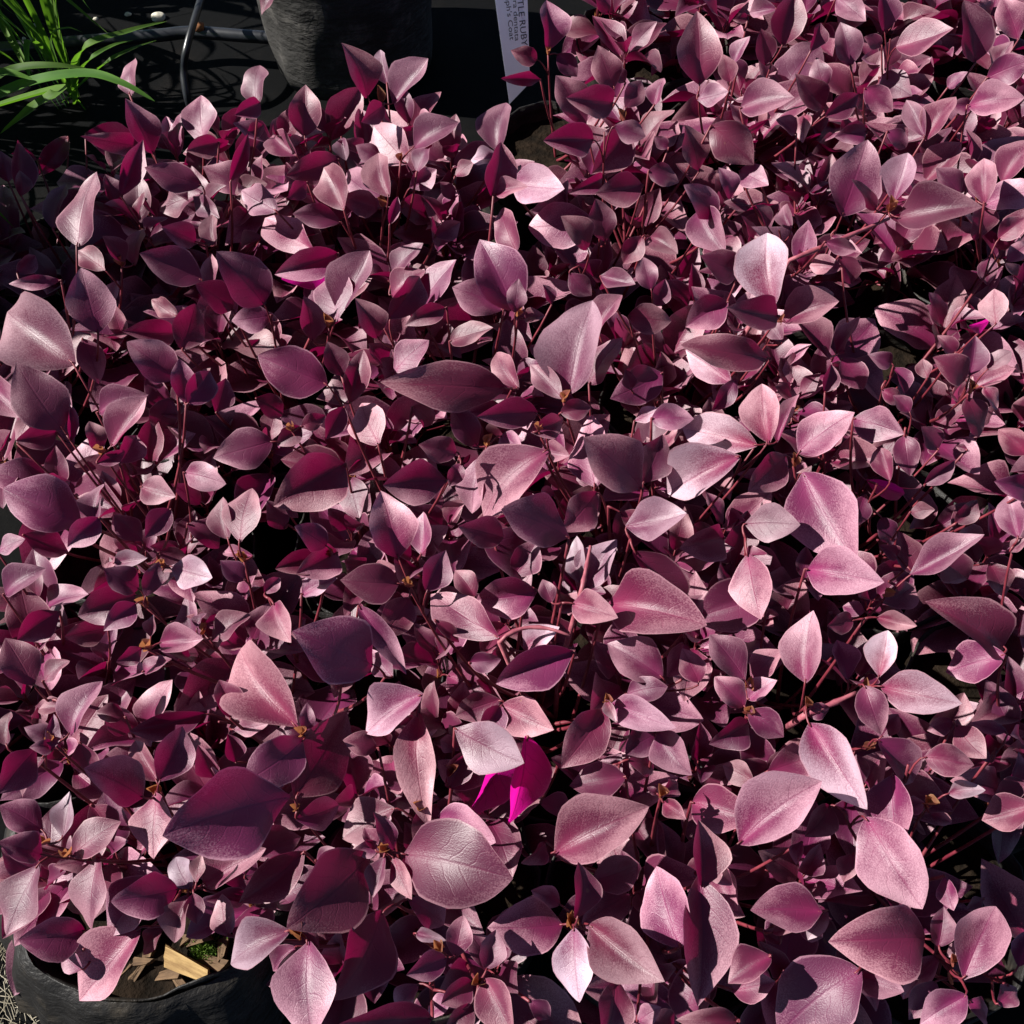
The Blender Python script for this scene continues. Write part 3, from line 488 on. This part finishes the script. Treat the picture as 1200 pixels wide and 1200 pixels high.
for ci, (cen, leaves) in enumerate([s_[:2] for s_ in shoots]):
    k = min(range(len(pl)), key=lambda i: (pl[i].xy-cen.xy).length)
    qc = to_px(cen)
    if (qc.x < 400 and qc.y < 30) or cen.z > 0.335: k = len(pl)-1
    P = pl[k]; root = plant_obj[k]
    lowest = min(l[2].z for l in leaves)
    top = Vector((cen.x, cen.y, min(cen.z, lowest+0.004)))
    foot = P + Vector((rs.uniform(-.03, .03), rs.uniform(-.03, .03), -0.01))
    ctrl = Vector((foot.x*.35+top.x*.65, foot.y*.35+top.y*.65, foot.z + (top.z-foot.z)*.35))
    pts = bez(foot, ctrl, top, 7); r0 = rs.uniform(.0015, .0020)
    mb = MB(); mb.tube([q-P for q in pts], [r0*(1-.45*i/7) for i in range(8)], 6)
    for l in leaves:
        B = l[2]; ax = l[3]
        st = pts[-1] if (B-pts[-1]).length < .012 else pts[-2] if B.z < pts[-1].z+.02 else pts[-1]
        ctrl2 = (st+B)/2 - ax*0.002 + Vector((0, 0, -.002))
        e = B + ax*(l[6]*0.05)
        pp = bez(st, B - ax*min(.006, (B-st).length*.3), e, 4)
        mb.tube([q-P for q in pp], [.0010, .0009, .0008, .0007, .0005], 5)
    sm = mb.mesh('stem'); so_ = link('stem', sm, root, M['stem'])
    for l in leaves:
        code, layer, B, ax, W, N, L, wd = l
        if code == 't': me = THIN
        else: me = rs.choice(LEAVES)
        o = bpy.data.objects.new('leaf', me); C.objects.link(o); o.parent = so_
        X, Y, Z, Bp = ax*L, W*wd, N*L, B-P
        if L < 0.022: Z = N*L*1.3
        lo, hi = {'w': (.66, 1.0), 'b': (.22, .82), 'r': (.05, .2), 'm': (.10, .65), 'd': (.0, .55), 's': (.0, .45), 't': (0, .3)}.get(code, (0.0, .68))  # ranges by facing code paint sheen and shade into the leaf colour
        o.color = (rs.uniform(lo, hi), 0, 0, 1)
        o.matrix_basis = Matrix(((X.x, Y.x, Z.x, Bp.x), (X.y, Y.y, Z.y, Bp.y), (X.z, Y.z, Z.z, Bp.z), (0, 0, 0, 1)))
    # folded young leaves at the growing tip
    if len(leaves) >= 3:
        for j in range(2):
            a = rs.uniform(0, 6.28); ax = Vector((math.cos(a)*.4, math.sin(a)*.4, 1)).normalized()
            N = Vector((-math.cos(a), -math.sin(a), .2)); N = (N-ax*N.dot(ax)).normalized(); W = N.cross(ax); L = rs.uniform(.010, .017)
            o = bpy.data.objects.new('young_leaf', rs.choice(YOUNG)); C.objects.link(o); o.parent = so_; o.color = (.4, 0, 0, 1)
            Bp = top - P; X, Y, Z = ax*L, W*L*.5, N*L
            o.matrix_basis = Matrix(((X.x, Y.x, Z.x, Bp.x), (X.y, Y.y, Z.y, Bp.y), (X.z, Y.z, Z.z, Bp.z), (0, 0, 0, 1)))
def twig(pts, z, r):
    P3 = [at(x, y, z) for x, y in pts]; k = min(range(len(pl)), key=lambda i: (pl[i].xy-P3[0].xy).length); P = pl[k]
    c = bez(P3[0], P3[1], P3[2], 8); mb = MB(); q = random.Random(int(pts[0][0]))
    mb.tube([p_-P for p_ in [P+Vector((.01, 0, 0)), (P+c[0])/2+Vector((0, 0, -.02))]+c], [r*1.3, r*1.2]+[r*(1-.04*i)*(1.35 if i in (2, 5) else 1) for i in range(9)], 7)
    link('stem', mb.mesh('stem'), plant_obj[k], M['twig'])
for a_ in (([(925, 305), (975, 285), (1042, 256)], .295, .0022), ([(943, 838), (970, 828), (1003, 812)], .305, .0022), ([(682, 690), (686, 672), (692, 640)], .31, .0018), ([(585, 752), (615, 722), (668, 745)], .305, .0016)): twig(*a_)
print('leaves', len(LF), 'shoots', len(shoots), 'objects', len(bpy.data.objects))
mind = min(((pl[i]-pl[j]).length, i, j) for i in range(len(pl)) for j in range(i))
print('closest plants', mind); print('big', min((pl[i].xy-BIG.xy).length for i in range(len(pl)-1)))

# ------------------------------------------------------------------ ground
bm = bmesh.new(); bmesh.ops.create_grid(bm, x_segments=60, y_segments=60, size=6.0)
for v in bm.verts: v.co.z = 0.006*noise.noise(v.co*3.0)
me = bpy.data.meshes.new('ground'); bm.to_mesh(me); bm.free()
g = link('ground', me, None, M['mat']); g['kind'] = 'structure'; g['label'] = 'black woven weed mat ground under the pots'

# ------------------------------------------------------------------ grow bags
def bag_mesh(r, h, seed, seg=56, rows=12, taper=0.9):
    vs = []; fs = []
    for i in range(rows+1):
        t = i/rows
        for k in range(seg):
            a = 2*math.pi*k/seg; d = Vector((math.cos(a), math.sin(a), 0))
            rr = r*(taper + (1-taper)*t) * (1 + 0.035*math.sin(math.pi*t))
            rr += 0.006*noise.noise(Vector((d.x*3, d.y*3, t*3+seed))) + 0.0028*noise.noise(Vector((d.x*9+t*5, d.y*9, t*8+seed)))
            z = h*t + (0.012*noise.noise(Vector((d.x*1.6, d.y*1.6, seed*1.7))) if i == rows else 0)*1
            vs.append(d*rr + Vector((0, 0, z)))
    n0 = len(vs)
    for i in range(4):                                         # inner wall
        for k in range(seg):
            o = vs[rows*seg+k]; d = Vector((o.x, o.y, 0)).normalized()
            vs.append(o - d*(0.0015+0.002*i) - Vector((0, 0, [0.0, 0.010, 0.022, 0.036][i])))
    for i in range(rows+4):
        for k in range(seg):
            fs.append((i*seg+k, i*seg+(k+1) % seg, (i+1)*seg+(k+1) % seg, (i+1)*seg+k))
    fs.append(tuple(reversed(range(seg))))
    me = bpy.data.meshes.new('wall'); me.from_pydata([tuple(v) for v in vs], [], fs)
    me.polygons.foreach_set('use_smooth', [True]*len(me.polygons)); me.update(); return me
def soil_mesh(r, seed):
    bm = bmesh.new(); n = 22; grid = {}
    vs = [bm.verts.new((0, 0, 0))]; rings = []
    for i in range(1, 9):
        rr = r*i/8; ring = [bm.verts.new((rr*math.cos(2*math.pi*k/32), rr*math.sin(2*math.pi*k/32), 0)) for k in range(32)]; rings.append(ring)
    for k in range(32): bm.faces.new((vs[0], rings[0][k], rings[0][(k+1) % 32]))
    for i in range(7):
        for k in range(32): bm.faces.new((rings[i][k], rings[i+1][k], rings[i+1][(k+1) % 32], rings[i][(k+1) % 32]))
    for v in bm.verts: v.co.z = 0.006*noise.noise(Vector((v.co.x*30, v.co.y*30, seed))) + 0.004*noise.noise(Vector((v.co.x*90, v.co.y*90, seed)))
    me = bpy.data.meshes.new('soil'); bm.to_mesh(me); bm.free()
    me.polygons.foreach_set('use_smooth', [True]*len(me.polygons)); return me
BAGS = [bag_mesh(0.088, RIM_Z, s) for s in range(4)]
SOILS = [soil_mesh(0.087, s) for s in range(3)]
def grow_bag(loc, i, label, group=None, r=None, h=None, mat='bag'):
    e = empty('grow_bag', loc)
    link('wall', BAGS[i % 4] if r is None else bag_mesh(r, h, i*1.3), e, M[mat])
    s = link('soil', SOILS[i % 3] if r is None else soil_mesh(r*0.985, i), e, M['soil']); s.location = (0, 0, (SOIL_Z if h is None else h-0.02))
    tag(e, label, 'pot', group); return e
for i, p in enumerate(pl):
    nm = PLANTS[i][2]
    if nm in ('a', 'big'): continue
    ph = 'black grow bag of the ' + LABELS[nm].replace('purple-leaved ', '')
    if len(ph.split()) > 16: ph = ph.split(',')[0]
    ph = ' '.join(ph.split()[:16])
    e = grow_bag((p.x, p.y, 0), i, ph, 'grow bags packed under the foliage')
    e.rotation_euler.z = i*2.4

# the bag whose near rim shows, its collar folded outwards over the mat
ea = grow_bag((pl[0].x, pl[0].y, 0), 0, 'black plastic grow bag with folded-out collar, bark and soil showing at its rim', None, 0.105, RIM_Z)
mb = MB(); seg = 72; rows = 8
for i in range(rows+1):
    t = i/rows
    for k in range(seg):
        a = 2*math.pi*k/seg; d = Vector((math.cos(a), math.sin(a), 0))
        f = 0.012*noise.noise(Vector((d.x*4, d.y*4, 1.0)))*t + 0.004*math.sin(a*17+2*math.sin(a*3))*t
        r = 0.1055 + 0.004*noise.noise(Vector((d.x*3, d.y*3, 0))) + 0.036*t**0.8 + f
        z = RIM_Z + 0.001 + 0.010*noise.noise(Vector((d.x*2, d.y*2, 9))) - 0.075*t**1.3 + f*0.6 + 0.002*math.sin(math.pi*min(1, t*4))
        mb.v.append(d*r + Vector((0, 0, z)))
for i in range(rows):
    for k in range(seg): mb.f.append((i*seg+k, (i+1)*seg+k, (i+1)*seg+(k+1) % seg, i*seg+(k+1) % seg))
link('collar', mb.mesh('collar'), ea, M['bag'])
# the tall bag behind the plants
eb = grow_bag((BIG.x, BIG.y, 0), 40, 'tall grey-black plastic grow bag standing behind the foliage beside the hose', None, 0.125, 0.275, 'bag_grey')

# ------------------------------------------------------------------ wood, bark, moss, straw
def chunk(name, size, mat, seed, cuts=3):
    bm = bmesh.new(); bmesh.ops.create_cube(bm, size=1.0); bmesh.ops.subdivide_edges(bm, edges=bm.edges[:], cuts=cuts, use_grid_fill=True)
    rr = random.Random(seed); sk = rr.uniform(-.35, .35); tp = rr.uniform(.1, .5)
    for v in bm.verts:
        x, y, z = v.co
        g = Vector((x*1.5+seed, y*7, z*7)); y += 0.10*noise.noise(g); z += 0.16*noise.noise(g+Vector((5, 1, 3))); x += 0.06*noise.noise(Vector((y*8, z*8, seed)))
        k = 1-tp*(x+.5); v.co = Vector(((x+sk*y)*size[0], y*size[1]*k, z*size[2]*(1-.4*tp*(x+.5))))
    me = bpy.data.meshes.new(name); bm.to_mesh(me); bm.free(); me.materials.append(mat); return me
wa = at(188, 1117, SOIL_Z+0.014); wb = at(252, 1148, SOIL_Z+0.010); dv = wb-wa
o = link('wood_chip', chunk('wood_chip', (dv.length*.8, 0.013, 0.007), M['wood'], 3)); o.location = (wa+wb)/2
o.rotation_euler = (R(12), -math.asin((wb.z-wa.z)/dv.length), math.atan2(dv.y, dv.x)); tag(o, 'pale yellow split wood chip lying on soil at the bag rim', 'wood chip')
ra = random.Random(3); BK = [chunk('bark_chip', (0.020, 0.009, 0.006), M['bark'], k) for k in range(4)]
for k, (x, y) in enumerate([(212, 1152), (232, 1100), (165, 1128), (145, 1138), (200, 1142), (262, 1112), (120, 1118), (178, 1105), (250, 1128), (160, 1140), (222, 1098)]):
    o = link('bark_chip', BK[k % 4]); p = at(x, y, SOIL_Z+0.004); o.location = p; o.rotation_euler = (ra.uniform(-.4, .4), ra.uniform(-.4, .4), ra.uniform(0, 6.3)); s_ = ra.uniform(.5, 1.1); o.scale = (s_,)*3
    tag(o, 'small brown bark chip on the dark soil around the pale wood chip', 'bark', 'bark chips on the soil')
mb = MB()
for k in range(420):
    c = at(243+ra.gauss(0, 9), 1113+ra.gauss(0, 9), SOIL_Z+0.002); d = Vector((ra.gauss(0, .5), ra.gauss(0, .5), 1)).normalized(); h = ra.uniform(.004, .009)
    sx = Vector((ra.uniform(-1, 1), ra.uniform(-1, 1), 0)).normalized()*.0007; b0 = len(mb.v)
    mb.v += [c-sx, c+sx, c+d*h]; mb.f.append((b0, b0+1, b0+2))
o = link('moss', mb.mesh('moss'), None, M['moss']); o['kind'] = 'stuff'; tag(o, 'bright green moss tuft on the soil above the wood chip', 'moss')
mb = MB()
for k in range(230):
    c = at(ra.uniform(-40, 105), ra.uniform(1095, 1230), 0.006+ra.random()*.012); a = ra.uniform(0, 6.3); l = ra.uniform(.012, .035); d = Vector((math.cos(a), math.sin(a), ra.uniform(-.1, .5)))
    e = Vector((-d.y, d.x, .3))*ra.uniform(-.4, .4)
    mb.tube([c, c+d*l*.5+e*l*.3, c+d*l], [.0005, .0004, .0002], 3, False)
o = link('dry_grass', mb.mesh('dry_grass'), None, M['straw']); o['kind'] = 'stuff'; tag(o, 'scattered dry grass strands on the mat beside the folded bag collar', 'dry grass')

# ------------------------------------------------------------------ irrigation hose, drip tube, pebbles
def curve_pts(ctrl, n=10):
    out = []
    P = [ctrl[0]*2-ctrl[1]] + ctrl + [ctrl[-1]*2-ctrl[-2]]
    for i in range(1, len(P)-2):
        for k in range(n):
            t = k/n; a, b_, c, d = P[i-1], P[i], P[i+1], P[i+2]
            out.append(0.5*((2*b_)+(c-a)*t+(2*a-5*b_+4*c-d)*t*t+(3*b_-a-3*c+d)*t**3))
    return out + [ctrl[-1]]
hp = curve_pts([at(x, y, 0.045) for x, y in ((-160, 70), (60, 52), (180, 42), (225, 38), (285, 42), (345, 46))])
mb = MB(); mb.tube(hp, [.0088]*len(hp), 14)
root = empty('irrigation_hose', at(230, 38, 0.03)); o = link('hose', mb.mesh('hose'), root, M['hose']); o.location = -root.location
mb = MB(); c = at(233, 32, 0.054); mb.tube([c+Vector((-.006, 0, 0)), c+Vector((0, 0, .001)), c+Vector((.007, .001, 0))], [.006, .0075, .006], 10)
o = link('connector', mb.mesh('connector'), root, M['rust']); o.location = -root.location
tag(root, 'glossy black irrigation hose with rusty connector running behind the foliage', 'hose')
tp = curve_pts([at(243, -25, 0.10), at(229, 20, 0.10), at(219, 55, 0.085), at(215, 82, 0.06), at(219, 112, 0.035), at(226, 135, 0.004)])
mb = MB(); mb.tube(tp, [.0050]*len(tp), 12)
o = link('drip_tube', mb.mesh('drip_tube'), None, M['hose']); tag(o, 'thin black drip tube hanging in a curve across the hose', 'tube')
def pebble(x, y, s, seed, label, group=None):
    bm = bmesh.new(); bmesh.ops.create_icosphere(bm, subdivisions=3, radius=1)
    for v in bm.verts: v.co *= 1+.22*noise.noise(v.co*1.3+Vector((seed, 0, 0)))
    me = bpy.data.meshes.new('pebble'); bm.to_mesh(me); bm.free(); me.polygons.foreach_set('use_smooth', [True]*len(me.polygons))
    o = link('pebble', me, None, M['pebble']); o.location = at(x, y, s*.4); o.scale = (s, s*.8, s*.65); tag(o, label, 'pebble', group)
pebble(185, 20, .0105, 1, 'largest pale pebble lying behind the hose')
for k, (x, y, s) in enumerate([(150, 17, .005), (112, 22, .004), (40, 30, .004), (46, 36, .003), (32, 26, .003), (28, 45, .003), (172, 160, .004)]): pebble(x, y, s, k+4, 'tiny pale pebble on the dark mat among the green blades', 'tiny pebbles')

# ------------------------------------------------------------------ green strap-leaf plants
def blade(pts, width, parent, seed, flat=0.0):
    pts = curve_pts(pts, 6); n = len(pts); vs = []; fs = []; uvs = []; nv = 2
    for i, p in enumerate(pts):
        t = i/(n-1); d = (pts[min(i+1, n-1)]-pts[max(i-1, 0)]).normalized()
        sd = d.cross(Vector((0, 0, 1))); sd = (sd if sd.length > .05 else Vector((1, 0, 0))).normalized(); up = sd.cross(d)
        hw = width*.5*min(1, (.35+t*3))*min(1, (1-t)**.55*1.35)
        for j in range(-nv, nv+1):
            v = j/nv; vs.append(p + sd*(v*hw) + up*(abs(v)**1.3*hw*.45)); uvs.append((t, v*.5+.5))
    m_ = 2*nv+1
    for i in range(n-1):
        for j in range(m_-1): fs.append((i*m_+j, i*m_+j+1, (i+1)*m_+j+1, (i+1)*m_+j))
    me = bpy.data.meshes.new('leaf'); me.from_pydata([tuple(v-parent.location) for v in vs], [], fs)
    ul = me.uv_layers.new(name='leaf')
    for l in me.loops: ul.data[l.index].uv = uvs[l.vertex_index]
    me.polygons.foreach_set('use_smooth', [True]*len(me.polygons))
    o = link('leaf', me, parent, M['blade']); o.color = (.45, 0, 0, 1); return o
def strap_plant(loc, n, seed, label, hmax, reach, shown=(), wide=1.0):
    root = empty('strap_leaf_plant', loc); rr = random.Random(seed); L = Vector(loc)
    for pts, wd in shown: blade([L + Vector((rr.uniform(-.02, .02), rr.uniform(-.02, .02), 0))] + pts, wd, root, 1)
    for k in range(n):
        a = rr.uniform(0, 6.28); d = Vector((math.cos(a), math.sin(a), 0)); h = hmax*rr.uniform(.5, 1.05); re = reach*rr.uniform(.4, 1.1)
        b0 = L + d*rr.uniform(0, .03)
        blade([b0, b0+d*re*.25+Vector((0, 0, h*.65)), b0+d*re*.65+Vector((0, 0, h)), b0+d*re*1.1+Vector((0, 0, h*rr.uniform(.45, .9)))], rr.uniform(.008, .013)*wide, root, k)
    tag(root, label, 'plant', 'green strap-leaf plants'); return root
def PX(*a): return [at(x, y, z) for x, y, z in a]
sp = at(-70, 150, 0.0)
strap_plant((sp.x, sp.y, 0), 34, 5, 'green strap-leaf plant with one sunlit blade arching over the purple leaves', .34, .22, [
    (PX((-30, 128, .30), (35, 99, .335), (100, 88, .34), (142, 98, .335), (182, 119, .32)), .0150),
    (PX((-30, 110, .29), (15, 84, .31), (60, 78, .315), (104, 81, .305)), .0145),
    (PX((-60, 95, .33), (0, 86, .345), (39, 93, .34)), .0145),
    (PX((60, 108, .27), (38, 128, .285), (0, 157, .27)), .017)])
sp2 = at(90, 120, 0.0)
strap_plant((sp2.x, sp2.y, 0), 12, 9, 'green strap-leaf plant with short shaded blades reaching over the hose', .22, .13, [
    (PX((95, 62, .15), (150, 38, .15), (196, 25, .13)), .014),
    (PX((100, 76, .16), (130, 55, .17), (157, 47, .16)), .008),
    (PX((118, 79, .15), (150, 60, .16), (184, 47, .14)), .008),
    (PX((75, 95, .10), (60, 45, .16), (78, 33, .17), (97, 38, .16)), .005)])
sp3 = at(-330, 60, 0.0)
strap_plant((sp3.x, sp3.y, 0), 80, 12, 'tall green strap-leaf plant out of view, added to shade the mat', .36, .30, wide=1.8)  # unseen plant, added to cast shade over the upper left ground
sp6 = at(30, 245, 0.28) + Vector((-0.26, 0.03, 0))
strap_plant((sp6.x, sp6.y, 0), 150, 31, 'tall green strap-leaf plant out of view, added to shade the dim purple plant', .50, .17, wide=1.9)  # unseen, added on the sun's path to darken the leaves at the left edge
sp7 = at(-20, 10, 0.0)
strap_plant((sp7.x, sp7.y, 0), 46, 41, 'dark green strap-leaf plant with low spreading blades beside the pebbles', .17, .26)
sp5 = at(-200, -40, 0.0)
strap_plant((sp5.x, sp5.y, 0), 90, 21, 'tall green strap-leaf plant out of view, added to shade the hose end', .42, .36, wide=1.8)  # added outside the frame so its blades keep the far ground dark
sp4 = at(60, -60, 0.0)
strap_plant((sp4.x, sp4.y, 0), 40, 13, 'green strap-leaf plant standing behind the hose', .34, .28)

# ------------------------------------------------------------------ plant tag
TT = at(597, 122, 0.175); tn = Vector((0.12, -1.0, 0.30)).normalized()
def on_tag(x, y):
    d = ray(x, y); return CAM + d*((TT-CAM).dot(tn)/d.dot(tn))
root = empty('plant_tag', TT)
ol = [on_tag(*q) for q in ((597, 122), (621, 97), (617, -45), (574, -45))]
vs = [p-TT for p in ol] + [p-TT-tn*.0007 for p in ol]
me = bpy.data.meshes.new('card'); me.from_pydata([tuple(v) for v in vs], [], [(0, 1, 2, 3), (7, 6, 5, 4), (0, 4, 5, 1), (1, 5, 6, 2), (2, 6, 7, 3), (3, 7, 4, 0)])
me.update(); link('card', me, root, M['tag'])
def tag_text(txt, px0, px1, cap):
    a = on_tag(*px0); b_ = on_tag(*px1); X = (b_-a).normalized(); Y = tn.cross(X); 
    cu = bpy.data.curves.new('t', 'FONT'); cu.body = txt; cu.size = 1.0
    ob = bpy.data.objects.new('t', cu); C.objects.link(ob); bpy.context.view_layer.update()
    me = bpy.data.meshes.new_from_object(ob.evaluated_get(bpy.context.evaluated_depsgraph_get())); bpy.data.objects.remove(ob)
    xs = [v.co.x for v in me.vertices]; sx = (b_-a).length/(max(xs)-min(xs)); x0 = min(xs)
    for v in me.vertices:
        p = a + X*((v.co.x-x0)*sx) + Y*(v.co.y*cap) + tn*.0006; v.co = p-TT
    me.name = 'lettering'; link('lettering', me, root, M['ink'])
tag_text('LITTLE RUBY', (604.5, -17), (611.5, 54), .0095)
tag_text('Alternanthera dentata', (598, -60), (603.5, 48), .0075)
tag_text("Joseph's Coat", (590.5, -20), (597.5, 47), .0075)
tag(root, 'pale plastic plant tag with dark lettering, its point stuck down between the pots', 'plant tag')
